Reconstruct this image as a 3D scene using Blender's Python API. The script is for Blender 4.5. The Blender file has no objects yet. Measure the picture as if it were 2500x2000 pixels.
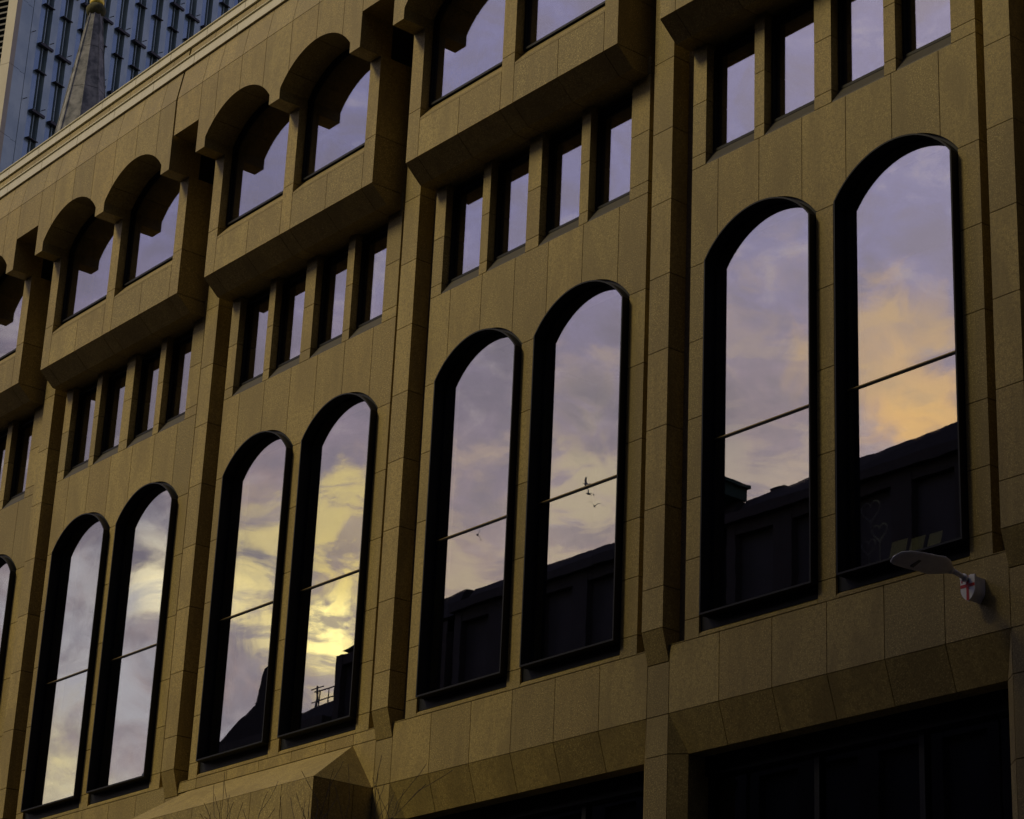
import bpy, math, random
from mathutils import Vector, Matrix
random.seed(7)
S = bpy.context.scene
H0 = 12.1            # height of the first floor sill above the street: all facade heights below are measured from that sill
# ------------------------------------------------------------------ camera
cam_d = bpy.data.cameras.new("camera")
cam = bpy.data.objects.new("camera", cam_d)
S.collection.objects.link(cam)
S.camera = cam
CR = ((0.6294985856, 0.7758219214, 0.0428004322), (0.2626681024, -0.2643222137, 0.9279758808), (-0.7312571358, 0.5729171961, 0.3701741316))
r_, u_, f_ = (Vector(v) for v in CR)
m = Matrix.Identity(4)
for i in range(3):
    m[i][0] = r_[i]; m[i][1] = u_[i]; m[i][2] = -f_[i]
CAMP = Vector((25.70067258, -23.96111633, -10.40353938 + H0))
m.translation = CAMP
cam.matrix_world = m
cam_d.sensor_width = 36.0
cam_d.lens = 36.0 * 5813.5873 / 2500.0
cam_d.clip_start = 0.1
cam_d.clip_end = 3000
# ------------------------------------------------------------------ exposure
S.view_settings.view_transform = 'Standard'
S.view_settings.look = 'None'
S.view_settings.gamma = 1.0
S.view_settings.exposure = 0.0
S.cycles.max_bounces = 8
S.cycles.diffuse_bounces = 1
S.cycles.glossy_bounces = 6
S.cycles.transmission_bounces = 6
S.cycles.transparent_max_bounces = 8
# ------------------------------------------------------------------ world: evening sky
SUN = Vector((-0.3716, -0.6436, 0.6691)).normalized()      # where the light mostly comes from: set above the glow, out of the mirrored sky
GLOW = Vector((-0.7973, -0.5336, 0.2823)).normalized()     # sunset glow lower down
W = bpy.data.worlds.new("World"); S.world = W; W.use_nodes = True
nt = W.node_tree; nt.nodes.clear()
class G:
    """small helper to write node graphs"""
    def __init__(s, t): s.t = t
    def n(s, k, **kw):
        x = s.t.nodes.new(k)
        for a, b in kw.items(): setattr(x, a, b)
        return x
    def l(s, a, b): s.t.links.new(a, b)
    def put(s, sock, v):
        if v is None: return
        if hasattr(v, 'is_output'): s.l(v, sock)
        else: sock.default_value = v
    def math(s, op, a, b=None, c=None, clamp=False):
        x = s.n('ShaderNodeMath', operation=op, use_clamp=clamp)
        s.put(x.inputs[0], a); s.put(x.inputs[1], b)
        if c is not None: s.put(x.inputs[2], c)
        return x.outputs[0]
    def vm(s, op, a, b=None, out=0):
        x = s.n('ShaderNodeVectorMath', operation=op)
        s.put(x.inputs[0], a); s.put(x.inputs[1], b)
        return x.outputs[out]
    def mr(s, v, a, b, c=0.0, d=1.0, smooth=True):
        x = s.n('ShaderNodeMapRange', interpolation_type='SMOOTHSTEP' if smooth else 'LINEAR')
        s.put(x.inputs['Value'], v)
        for k, q in zip(('From Min', 'From Max', 'To Min', 'To Max'), (a, b, c, d)): x.inputs[k].default_value = q
        return x.outputs[0]
    def mix(s, f, a, b, mode='MIX'):
        x = s.n('ShaderNodeMix', data_type='RGBA', blend_type=mode)
        s.put(x.inputs[0], f)
        for sock, v in ((x.inputs[6], a), (x.inputs[7], b)):
            if isinstance(v, tuple) and len(v) == 3: v = v + (1,)
            s.put(sock, v)
        return x.outputs[2]
    def noise(s, vec, scale, detail=4, rough=0.55, dist=0.0):
        x = s.n('ShaderNodeTexNoise'); s.put(x.inputs['Vector'], vec)
        x.inputs['Scale'].default_value = scale; x.inputs['Detail'].default_value = detail
        x.inputs['Roughness'].default_value = rough; x.inputs['Distortion'].default_value = dist
        return x.outputs[0]
g = G(nt)
out = g.n('ShaderNodeOutputWorld'); bg = g.n('ShaderNodeBackground'); g.l(bg.outputs[0], out.inputs[0])
bg.inputs[1].default_value = 0.1
sky = g.n('ShaderNodeTexSky', sky_type='NISHITA', sun_disc=False)
sky.sun_elevation = math.asin(SUN.z); sky.sun_rotation = math.atan2(SUN.x, SUN.y)
sky.air_density = 1.5; sky.dust_density = 3.0
D = g.n('ShaderNodeTexCoord').outputs['Generated']
sep = g.n('ShaderNodeSeparateXYZ'); g.l(D, sep.inputs[0])
# clouds lie on a plane overhead: spread the direction out on it
zz = g.math('ADD', g.math('MAXIMUM', sep.outputs[2], 0.0), 0.10)
comb = g.n('ShaderNodeCombineXYZ')
g.l(g.math('DIVIDE', sep.outputs[0], zz), comb.inputs[0]); g.l(g.math('DIVIDE', sep.outputs[1], zz), comb.inputs[1])
P = comb.outputs[0]
n1 = g.noise(g.vm('MULTIPLY', D, (1.0, 1.0, 1.5)), 10.0, 5, 0.55, 0.5)
n2 = g.noise(g.vm('ADD', D, (7.3, 2.1, 4.0)), 15.0, 5, 0.58, 0.5)
n3 = g.noise(g.vm('ADD', D, (1.3, 5.1, 2.0)), 32.0, 5, 0.58, 0.7)
n4 = g.noise(g.vm('MULTIPLY', g.vm('ADD', D, (3.3, 1.1, 0.0)), (1.0, 1.0, 1.6)), 31.0, 6, 0.60, 0.6)
n5 = g.noise(g.vm('MULTIPLY', g.vm('ADD', D, (0.3, 4.1, 1.0)), (0.8, 0.8, 2.2)), 27.0, 6, 0.62, 0.8)
# colours (ten times the wanted radiance, the background strength is 0.1)
lowcol = (4.6, 3.9, 4.1); midcol = (3.8, 2.9, 3.5); hicol = (2.4, 2.4, 5.2)
base = g.mix(g.mr(sep.outputs[2], 0.26, 0.36), lowcol, midcol)
base = g.mix(g.mr(sep.outputs[2], 0.34, 0.46), base, hicol)
warm = g.mix(g.mr(n2, 0.42, 0.60), base, (4.9, 3.3, 2.8))
base = g.mix(g.mr(sep.outputs[2], 0.44, 0.30, 0.0, 0.85), base, warm)
dark = g.mix(g.mr(n1, 0.44, 0.62, 0.0, 0.85), base, (1.7, 1.4, 1.9))
base = g.mix(g.mr(sep.outputs[2], 0.50, 0.40), base, dark)
base = g.mix(g.mr(n4, 0.38, 0.66, 0.0, 0.6), base, (2.1, 1.8, 2.4))
base = g.mix(g.mr(n4, 0.48, 0.30, 0.0, 0.45), base, (6.3, 5.6, 5.2))
BL = [  # direction, radius, colour, strength: bright and dark places in the cloud
    ((-0.7560, -0.5780, 0.3020), 0.060, (6.4, 4.7, 3.4), 0.9),
    ((-0.7200, -0.6150, 0.3250), 0.060, (6.6, 5.0, 3.6), 0.9),
    ((-0.6750, -0.6500, 0.3450), 0.060, (6.2, 4.8, 3.5), 0.9),
    ((-0.6650, -0.6300, 0.4050), 0.040, (4.8, 3.7, 3.4), 0.7),
    ((-0.7973, -0.5336, 0.2823), 0.036, (13.0, 10.2, 3.0), 0.9),
    ((-0.7973, -0.5336, 0.2823), 0.016, (30, 26, 9.0), 1.0),
    ((-0.7900, -0.5290, 0.3097), 0.028, (13.5, 10.5, 2.6), 0.9),
    ((-0.7880, -0.5230, 0.3250), 0.018, (9.5, 7.6, 2.6), 0.8),
    ((-0.8123, -0.5045, 0.2928), 0.024, (17, 14, 5.0), 0.9),
    ((-0.8048, -0.5036, 0.3142), 0.022, (9.0, 7.2, 2.8), 0.75),
    ((-0.8020, -0.5180, 0.2990), 0.012, (2.6, 2.4, 2.6), 0.7),
    ((-0.8349, -0.4692, 0.2877), 0.018, (24, 21, 10.5), 1.1),
    ((-0.8440, -0.4560, 0.2820), 0.020, (6.5, 6.0, 5.0), 0.7),
    ((-0.8652, -0.4506, 0.2200), 0.026, (13.5, 11.5, 5.0), 1.1),
    ((-0.8600, -0.4560, 0.2270), 0.012, (3.0, 2.6, 2.2), 0.6),
    ((-0.8560, -0.4520, 0.2500), 0.018, (10, 9, 5.5), 0.9),
    ((-0.8480, -0.4600, 0.2550), 0.050, (6.2, 6.0, 6.2), 1.1),
    ((-0.6195, -0.6899, 0.3746), 0.022, (14.5, 8.0, 1.4), 1.1),
    ((-0.6140, -0.6960, 0.3720), 0.018, (12.5, 7.2, 1.6), 1.1),
    ((-0.6209, -0.6793, 0.3912), 0.030, (7.6, 5.0, 2.2), 1.1),
    ((-0.7483, -0.5757, 0.3000), 0.030, (7.0, 5.6, 3.2), 0.7),
    ((-0.7103, -0.6100, 0.3350), 0.030, (7.0, 5.9, 3.2), 0.7),
    ((-0.7103, -0.5980, 0.3714), 0.015, (1.7, 1.5, 2.0), 0.8),
    ((-0.7483, -0.5757, 0.3295), 0.014, (2.0, 1.7, 2.2), 0.8),
    ((-0.6740, -0.6400, 0.3650), 0.014, (2.2, 1.9, 2.3), 0.75),
    ((-0.6740, -0.6487, 0.3534), 0.016, (5.2, 4.4, 3.4), 0.6)]
for d, rad, col, st in BL:
    dist = g.vm('DISTANCE', D, d, out=1)
    dist = g.math('ADD', dist, g.math('MULTIPLY', g.math('SUBTRACT', n3, 0.5), rad * 3.4))
    f = g.math('MULTIPLY', g.mr(dist, rad * 1.35, rad * 0.1, 0.0, min(st, 1.0)), g.mr(n5, 0.40, 0.56, 0.12 if st <= 1 else 0.65, 1.0))
    base = g.mix(f, base, tuple(col))
# the light is in the west: dim the sky away from it
dt = g.vm('DOT_PRODUCT', D, tuple(GLOW), out=1)
away = g.math('MAXIMUM', g.mr(dt, 0.0, 0.80, 0.20, 1.0), g.mr(sep.outputs[1], -0.05, 0.5, 0.0, 0.9))
base = g.mix(1.0, base, away, 'MULTIPLY')
allsky = g.mix(0.86, sky.outputs[0], base)
up = g.mr(sep.outputs[2], -0.02, 0.02)
g.l(g.mix(up, (0.10, 0.09, 0.08), allsky), bg.inputs[0])
# ------------------------------------------------------------------ sun: soft key light, placed higher than the sunset glow
sl = bpy.data.lights.new("sun", 'SUN'); so = bpy.data.objects.new("sun", sl); S.collection.objects.link(so)
sl.energy = 1.35; sl.angle = math.radians(14); sl.color = (1.0, 0.82, 0.42)
so.rotation_euler = (-SUN).to_track_quat('-Z', 'Y').to_euler(); so.location = (0, 0, 80)

# ------------------------------------------------------------------ materials
def mat(name, build):
    x = bpy.data.materials.new(name); x.use_nodes = True
    t = x.node_tree; t.nodes.clear(); gg = G(t)
    o = gg.n('ShaderNodeOutputMaterial'); b = gg.n('ShaderNodeBsdfPrincipled'); gg.l(b.outputs[0], o.inputs[0])
    build(gg, b, o); return x
def pos(gg): return gg.n('ShaderNodeNewGeometry').outputs['Position']
def island(gg): return gg.n('ShaderNodeNewGeometry').outputs['Random Per Island']
def bump(gg, b, h, dist=0.01, strength=0.5):
    x = gg.n('ShaderNodeBump'); x.inputs['Strength'].default_value = strength; x.inputs['Distance'].default_value = dist
    gg.l(h, x.inputs['Height']); gg.l(x.outputs[0], b.inputs['Normal'])
def stone(colour, rough=0.62, k=1.0):
    def f(gg, b, o):
        p = pos(gg); r = island(gg)
        sp = gg.noise(p, 15.0, 4, 0.8)
        sp2 = gg.noise(p, 42.0, 2, 0.8)
        big = gg.noise(gg.vm('MULTIPLY', p, (1.0, 1.0, 0.35)), 1.6, 5, 0.6, 0.6)
        c = gg.mix(r, tuple(v * 0.66 for v in colour), tuple(v * 1.24 for v in colour))
        warm = gg.math('FRACT', gg.math('MULTIPLY', r, 7.31))
        c = gg.mix(gg.math('MULTIPLY', warm, 0.35), c, (colour[0] * 1.10, colour[1] * 0.95, colour[2] * 0.80))
        c = gg.mix(gg.mr(sp, 0.42, 0.60, 0.0, 0.6 * k), c, tuple(v * 0.50 for v in colour))
        c = gg.mix(gg.mr(sp2, 0.52, 0.64, 0.0, 0.9 * k), c, (colour[0] * 1.7, colour[1] * 1.75, colour[2] * 1.9))
        c = gg.mix(gg.mr(big, 0.40, 0.66, 0.0, 0.60), c, (colour[0] * 0.66, colour[1] * 0.64, colour[2] * 0.62))
        strk = gg.noise(gg.vm('MULTIPLY', p, (9.0, 9.0, 0.5)), 1.0, 4, 0.6)
        c = gg.mix(gg.mr(strk, 0.54, 0.74, 0.0, 0.32), c, (colour[0] * 1.3, colour[1] * 1.3, colour[2] * 1.35))
        gg.l(c, b.inputs['Base Color']); b.inputs['Roughness'].default_value = rough
        bump(gg, b, sp, 0.004, 0.5)
    return f
GR = (0.364, 0.278, 0.088)
M = {}
M['granite'] = mat('tan_granite', stone(GR))
M['granite_shaded'] = mat('tan_granite_slot_shade', stone((0.24, 0.19, 0.11)))  # darker granite copy: shade of the recessed slots put into the colour
def f_black(gg, b, o):
    n = gg.noise(pos(gg), 3.0, 3)
    gg.l(gg.mix(n, (0.005, 0.006, 0.011), (0.010, 0.012, 0.017)), b.inputs['Base Color'])
    b.inputs['Roughness'].default_value = 0.5; b.inputs['Specular IOR Level'].default_value = 0.25
M['black'] = mat('black_coated_metal', f_black)
def f_bronze(gg, b, o):
    gg.l(gg.mix(gg.noise(pos(gg), 6.0, 3), (0.28, 0.21, 0.09), (0.38, 0.29, 0.13)), b.inputs['Base Color'])
    b.inputs['Metallic'].default_value = 0.7; b.inputs['Roughness'].default_value = 0.35
M['bronze'] = mat('bronze_bar', f_bronze)
def f_sill(gg, b, o):
    gg.l(gg.mix(gg.noise(pos(gg), 4.0, 4), (0.06, 0.055, 0.045), (0.10, 0.09, 0.07)), b.inputs['Base Color'])
    b.inputs['Metallic'].default_value = 0.3; b.inputs['Roughness'].default_value = 0.5
M['sill'] = mat('dark_metal_sill', f_sill)
def f_coping(gg, b, o):
    p = pos(gg); n = gg.noise(p, 3.5, 4, 0.6); s = gg.noise(gg.vm('MULTIPLY', p, (6, 6, 0.8)), 1.0, 4)
    c = gg.mix(n, (0.66, 0.62, 0.42), (0.84, 0.79, 0.56))
    c = gg.mix(gg.mr(s, 0.5, 0.75, 0, 0.4), c, (0.50, 0.48, 0.36))
    gg.l(c, b.inputs['Base Color']); b.inputs['Metallic'].default_value = 0.1; b.inputs['Roughness'].default_value = 0.4
M['coping'] = mat('pale_metal_coping', f_coping)
def f_nosing(gg, b, o):
    gg.l(gg.mix(gg.noise(pos(gg), 5.0, 3), (0.95, 0.86, 0.46), (0.98, 0.92, 0.58)), b.inputs['Base Color'])
    b.inputs['Metallic'].default_value = 0.1; b.inputs['Roughness'].default_value = 0.3
M['nosing'] = mat('nosing_sky_glint', f_nosing)  # sky glint along the nosing put into its pale gold colour
def f_lead(gg, b, o):
    gg.l(gg.mix(gg.noise(pos(gg), 2.0, 4), (0.10, 0.10, 0.10), (0.16, 0.16, 0.15)), b.inputs['Base Color']); b.inputs['Roughness'].default_value = 0.6
M['roofing'] = mat('grey_roofing', f_lead)
def glass_mat(name, tint=(0.60, 0.61, 0.66), thru=0.35, wob=0.02, scale=0.9):
    def f(gg, b, o):
        gg.t.nodes.remove(b)
        p = pos(gg)
        gl = gg.n('ShaderNodeBsdfGlossy'); gl.inputs['Color'].default_value = tint + (1,); gl.inputs['Roughness'].default_value = 0.004
        h = gg.noise(gg.vm('MULTIPLY', p, (1.0, 1.0, 1.6)), scale, 2, 0.5)
        h2 = gg.noise(p, 9.0, 2, 0.5)
        bp = gg.n('ShaderNodeBump'); bp.inputs['Strength'].default_value = 1.0; bp.inputs['Distance'].default_value = wob * 0.10
        gg.l(gg.math('ADD', h, gg.math('MULTIPLY', h2, 0.035)), bp.inputs['Height']); gg.l(bp.outputs[0], gl.inputs['Normal'])
        tr = gg.n('ShaderNodeBsdfTransparent'); tr.inputs['Color'].default_value = (thru, thru * 1.05, thru, 1)
        dr = gg.noise(gg.vm('MULTIPLY', p, (1.0, 1.0, 1.0)), 0.7, 2, 0.5)
        fr = gg.mr(dr, 0.3, 0.7, 0.50, 0.53)
        mx = gg.n('ShaderNodeMixShader'); gg.l(fr, mx.inputs[0]); gg.l(tr.outputs[0], mx.inputs[1]); gg.l(gl.outputs[0], mx.inputs[2])
        gg.l(mx.outputs[0], o.inputs[0])
    return f
M['glass'] = mat('coated_window_glass', glass_mat('g', (0.84, 0.80, 0.84), 0.97, 0.0035))
M['glass_dark'] = mat('shopfront_glass', glass_mat('g', (0.26, 0.27, 0.33), 0.4, 0.003))
def flat(c1, c2, scale=3.0, rough=0.7, metal=0.0, bmp=0.0):
    def f(gg, b, o):
        n = gg.noise(pos(gg), scale, 5, 0.6)
        gg.l(gg.mix(gg.mr(n, 0.3, 0.7), c1, c2), b.inputs['Base Color']); b.inputs['Roughness'].default_value = rough; b.inputs['Metallic'].default_value = metal
        if bmp: bump(gg, b, n, bmp, 0.5)
    return f
M['far_glass'] = mat('far_window_glass', flat((0.008, 0.009, 0.011), (0.016, 0.016, 0.02), 0.6, 0.7))
M['room'] = mat('dark_room', flat((0.010, 0.010, 0.012), (0.016, 0.016, 0.018)))
M['paper'] = mat('yellowed_paper', flat((0.80, 0.72, 0.36), (0.9, 0.82, 0.44)))
M['white_wire'] = mat('white_wire', flat((0.85, 0.9, 0.9), (0.95, 0.95, 0.95)))
M['asphalt'] = mat('asphalt', flat((0.04, 0.04, 0.042), (0.065, 0.063, 0.06), 30, 0.85, 0, 0.004))
M['paving'] = mat('york_paving', flat((0.06, 0.055, 0.045), (0.09, 0.08, 0.065), 6, 0.8, 0, 0.003))
M['kerb'] = mat('granite_kerb', flat((0.22, 0.22, 0.22), (0.32, 0.31, 0.30), 40, 0.7))
M['paint'] = mat('yellow_road_paint', flat((0.6, 0.45, 0.05), (0.7, 0.52, 0.08), 20, 0.6))
M['dark_stone'] = mat('dark_portland', flat((0.008, 0.008, 0.009), (0.015, 0.015, 0.015), 2.0, 0.8))
M['dark_brick'] = mat('dark_brick', flat((0.009, 0.008, 0.008), (0.015, 0.013, 0.012), 2.0, 0.85))
M['slate'] = mat('slate_roof', flat((0.006, 0.006, 0.007), (0.013, 0.013, 0.014), 4.0, 0.95))
M['copper'] = mat('green_copper', flat((0.012, 0.045, 0.034), (0.025, 0.07, 0.055), 4.0, 0.6))
M['pole'] = mat('dark_pole', flat((0.02, 0.02, 0.022), (0.04, 0.04, 0.04), 4.0, 0.5))
M['lamp_grey'] = mat('lamp_white_grey', flat((0.78, 0.77, 0.77), (0.88, 0.87, 0.86), 12.0, 0.45))
M['lamp_lens'] = mat('lamp_lens', flat((0.12, 0.13, 0.15), (0.2, 0.21, 0.22), 12.0, 0.25))
M['shield_white'] = mat('shield_white', flat((0.88, 0.88, 0.88), (0.94, 0.94, 0.94), 12.0, 0.4))
M['shield_red'] = mat('shield_red', flat((0.50, 0.02, 0.02), (0.6, 0.03, 0.03), 12.0, 0.4))
M['bark'] = mat('twig_bark', flat((0.16, 0.13, 0.09), (0.28, 0.23, 0.16), 20.0, 0.9))
M['feather'] = mat('gull_feather', flat((0.16, 0.16, 0.17), (0.3, 0.3, 0.31), 20.0, 0.8))
M['tower_panel'] = mat('pale_blue_panel', flat((0.42, 0.56, 0.60), (0.58, 0.72, 0.72), 0.7, 0.4, 0.25))
M['tower_panel_warm'] = mat('cream_panel', flat((0.55, 0.50, 0.36), (0.62, 0.57, 0.42), 1.0, 0.5))
M['tower_blue'] = mat('blue_spandrel_panel', flat((0.26, 0.40, 0.54), (0.38, 0.52, 0.62), 0.5, 0.25, 0.4))
M['tower_glass'] = mat('tower_dark_glass', flat((0.02, 0.045, 0.06), (0.05, 0.09, 0.115), 0.8, 0.12, 0.1))
M['tower_metal'] = mat('tower_bracket', flat((0.025, 0.028, 0.035), (0.05, 0.05, 0.055), 2.0, 0.5))
M['spire_stone'] = mat('weathered_spire_stone', flat((0.14, 0.15, 0.155), (0.42, 0.42, 0.39), 2.6, 0.85, 0, 0.01))
M['spire_moss'] = mat('mossy_stone', flat((0.05, 0.055, 0.02), (0.14, 0.13, 0.05), 5.0, 0.9, 0, 0.02))
M['gold'] = mat('gilding', flat((0.85, 0.62, 0.08), (0.95, 0.75, 0.12), 3.0, 0.3, 0.6))

# ------------------------------------------------------------------ mesh helpers
class MB:
    def __init__(s): s.v = []; s.f = []
    def prism_xz(s, pts, y0, y1):
        """outline in x,z (counter-clockwise seen from the street), pushed from y0 (front) to y1"""
        n = len(pts); b = len(s.v)
        s.v += [(x, y0, z) for x, z in pts] + [(x, y1, z) for x, z in pts]
        s.f.append(tuple(b + i for i in range(n))); s.f.append(tuple(b + n + i for i in reversed(range(n))))
        for i in range(n):
            j = (i + 1) % n; s.f.append((b + j, b + i, b + n + i, b + n + j))
    def prism_yz(s, pts, x0, x1):
        n = len(pts); b = len(s.v)
        s.v += [(x0, y, z) for y, z in pts] + [(x1, y, z) for y, z in pts]
        s.f.append(tuple(b + i for i in reversed(range(n)))); s.f.append(tuple(b + n + i for i in range(n)))
        for i in range(n):
            j = (i + 1) % n; s.f.append((b + i, b + j, b + n + j, b + n + i))
    def box(s, x0, x1, y0, y1, z0, z1): s.prism_xz([(x0, z0), (x1, z0), (x1, z1), (x0, z1)], y0, y1)
    def ring(s, o, i, y0, y1):
        n = len(o); b = len(s.v)
        for y in (y0, y1):
            s.v += [(x, y, z) for x, z in o]; s.v += [(x, y, z) for x, z in i]
        O0, I0, O1, I1 = b, b + n, b + 2 * n, b + 3 * n
        for k in range(n):
            j = (k + 1) % n
            s.f += [(O0 + k, O0 + j, I0 + j, I0 + k), (O1 + j, O1 + k, I1 + k, I1 + j),
                    (O0 + j, O0 + k, O1 + k, O1 + j), (I0 + k, I0 + j, I1 + j, I1 + k)]
    def tube(s, pts, rads, n=8, cap=True):
        rings = []; pts = [Vector(p) for p in pts]
        for i, p in enumerate(pts):
            d = (pts[min(i + 1, len(pts) - 1)] - pts[max(i - 1, 0)]).normalized()
            a = d.cross(Vector((0, 0, 1)) if abs(d.z) < 0.9 else Vector((1, 0, 0))).normalized(); c = d.cross(a)
            b = len(s.v)
            s.v += [tuple(p + (a * math.cos(2 * math.pi * k / n) + c * math.sin(2 * math.pi * k / n)) * rads[i]) for k in range(n)]
            rings.append(b)
        for a, b in zip(rings, rings[1:]):
            for k in range(n):
                j = (k + 1) % n; s.f.append((a + k, a + j, b + j, b + k))
        if cap:
            s.f.append(tuple(rings[0] + k for k in reversed(range(n)))); s.f.append(tuple(rings[-1] + k for k in range(n)))
    def poly(s, pts):
        b = len(s.v); s.v += [tuple(p) for p in pts]; s.f.append(tuple(range(b, b + len(pts))))
    def hull(s, a, b_):
        """loft between two loops of equal length"""
        n = len(a); b = len(s.v); s.v += [tuple(p) for p in a] + [tuple(p) for p in b_]
        for k in range(n):
            j = (k + 1) % n; s.f.append((b + k, b + j, b + n + j, b + n + k))
        s.f.append(tuple(b + k for k in reversed(range(n)))); s.f.append(tuple(b + n + k for k in range(n)))
    def build(s, name, material, parent=None, smooth=False, lift=True, origin=None):
        me = bpy.data.meshes.new(name)
        h = H0 if lift else 0.0
        ox, oy, oz = origin if origin else (0, 0, 0)
        me.from_pydata([(x - ox, y - oy, z + h - oz) for x, y, z in s.v], [], s.f); me.update()
        import bmesh
        bm = bmesh.new(); bm.from_mesh(me); bmesh.ops.recalc_face_normals(bm, faces=bm.faces[:]); bm.to_mesh(me); bm.free()
        me.materials.append(material if not isinstance(material, str) else M[material])
        if smooth: me.polygons.foreach_set('use_smooth', [True] * len(me.polygons))
        o = bpy.data.objects.new(name, me); S.collection.objects.link(o)
        if origin: o.location = origin
        if parent is not None:
            o.parent = parent
            if origin: o.location = Vector(origin) - Vector(parent_world(parent))
            else: o.location = -Vector(parent_world(parent))
        return o
def parent_world(o):
    p = Vector(o.location)
    while o.parent is not None:
        o = o.parent; p += Vector(o.location)
    return p
def thing(name, label, cat, loc, group=None):
    o = bpy.data.objects.new(name, None); S.collection.objects.link(o); o.location = loc; o.empty_display_size = 0.5
    o['label'] = label; o['category'] = cat
    if group: o['group'] = group
    return o
def tag(o, label, cat, group=None):
    o['label'] = label; o['category'] = cat
    if group: o['group'] = group
    return o
def structure(o): o['kind'] = 'structure'; return o

# ------------------------------------------------------------------ the stone building
BW = 7.2
BAYS = [0, 1, 2, 3, 4, 5]          # bay k starts at x = -7.2 k
BAYS_ALL = [-1] + BAYS
GAP = 0.014
bld = thing('stone_building', 'brown granite office building with arched bays, black framed windows and pale metal coping', 'building', (-12, 4, 0))
def panel(mb, x0, x1, z0, z1, y0=0.0, y1=0.4, g_=GAP):
    h = g_ / 2; mb.box(x0 + h, x1 - h, y0, y1, z0 + h, z1 - h)
def arch_panel(mb, x0, x1, ztop, fn, y0, y1, zmin=None, n=26):
    """panel whose lower edge follows fn(x)"""
    h = GAP / 2; a, b = x0 + h, x1 - h
    pts = []
    for i in range(n + 1):
        x = a + (b - a) * i / n; pts.append((x, fn(x) + (h if fn(x) <= (zmin or -99) + 1e-6 else 0)))
    pts += [(b, ztop - h), (a, ztop - h)]
    mb.prism_xz(pts, y0, y1)
# --- outline of the tall opening
def tall_arch(x):
    z = 6.28
    for c in (1.31, 4.18):
        d = abs(x - c)
        if d < 1.212: z = max(z, 5.41 + math.sqrt(max(0, 1.49 ** 2 - d * d)))
    return z
def fascia_arch(x):
    for c in (1.2, 4.09):
        if abs(x - c) < 1.2501: return 13.77 - 1.0 + 1.0 + (math.sqrt(1.54 ** 2 - (x - c) ** 2) - math.sqrt(1.54 ** 2 - 1.25 ** 2))
    return 13.53
JZ = [0.28, 1.25, 2.24, 3.60, 4.94, 6.28]
wall = MB()
for k in BAYS_ALL:
    X = -BW * k
    P_ = lambda *a, **kw: panel(wall, a[0] + X, a[1] + X, *a[2:], **kw)
    # piers between the tall windows
    for (a, b) in ((-0.33, 0.0), (2.507, 2.874), (5.368, 5.78)):
        zs = [-0.05] + JZ
        for z0, z1 in zip(zs, zs[1:]): P_(a, b, z0, z1, 0.0, 0.42)
    # courses above the tall windows
    cuts = [-0.33, 0.30, 1.25, 2.21, 3.15, 4.10, 5.05, 5.78]
    for a, b in zip(cuts, cuts[1:]):
        arch_panel(wall, a + X, b + X, 8.07, lambda x: tall_arch(x - X), 0.0, 0.42, 6.28)
    # piers between the small windows
    for (a, b) in ((-0.33, 0.0), (1.13, 1.37), (2.48, 2.86), (3.96, 4.21), (5.30, 5.78)):
        for z0, z1 in ((8.07, 8.30), (8.30, 9.28), (9.28, 10.38)): P_(a, b, z0, z1, 0.0, 0.42)
    P_(-0.33, 5.78, 10.38, 10.75, 0.0, 0.42)
    # lintel and window backing of the small windows
    wall.box(X - 0.33, X + 5.78, 0.27, 0.42, 10.27, 10.40)
    # sloping stone under the tall windows
    for (a, b) in ((0.0, 2.507), (2.874, 5.368)):
        wall.prism_yz([(0.0, 0.004), (0.10, 0.085), (0.42, 0.085), (0.42, -0.04), (0.0, -0.04)], X + a + 0.003, X + b - 0.003)
    # band under the windows
    if k != 2:
        cuts = [-0.66, 0.45, 1.57, 2.68, 3.79, 4.90, 6.04]
        for a, b in zip(cuts, cuts[1:]): P_(a, b, -1.13, -0.05, 0.0, 0.42)
    else:
        cuts = [-1.16, 0.0, 1.11, 2.22, 3.33, 4.44, 5.33, 6.04]
        for a, b in zip(cuts, cuts[1:]): P_(a, b, -0.26, -0.05, 0.0, 0.42)
        P_(5.33, 6.04, -1.13, -0.26, 0.0, 0.42); P_(-1.16, 5.33, -1.13, -0.26, 0.02, 0.42)
    P_(-1.16, -0.66, -1.13, -0.30, 0.0, 0.42); P_(-0.66, -0.33, -0.05, 0.0, 0.215, 0.42)
    wall.box(X - 1.16, X - 0.68, 0.03, 0.42, -0.30, -0.05)
    # flush pier down to the street
    zs = [-12.1, -10.6, -9.3, -8.0, -6.7, -5.4, -4.1, -2.9, -1.76, -1.13]
    for z0, z1 in zip(zs, zs[1:]):
        P_(-1.16, -0.66, z0, z1, 0.0, 0.6)
wall.build('wall', 'granite', bld)
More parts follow.
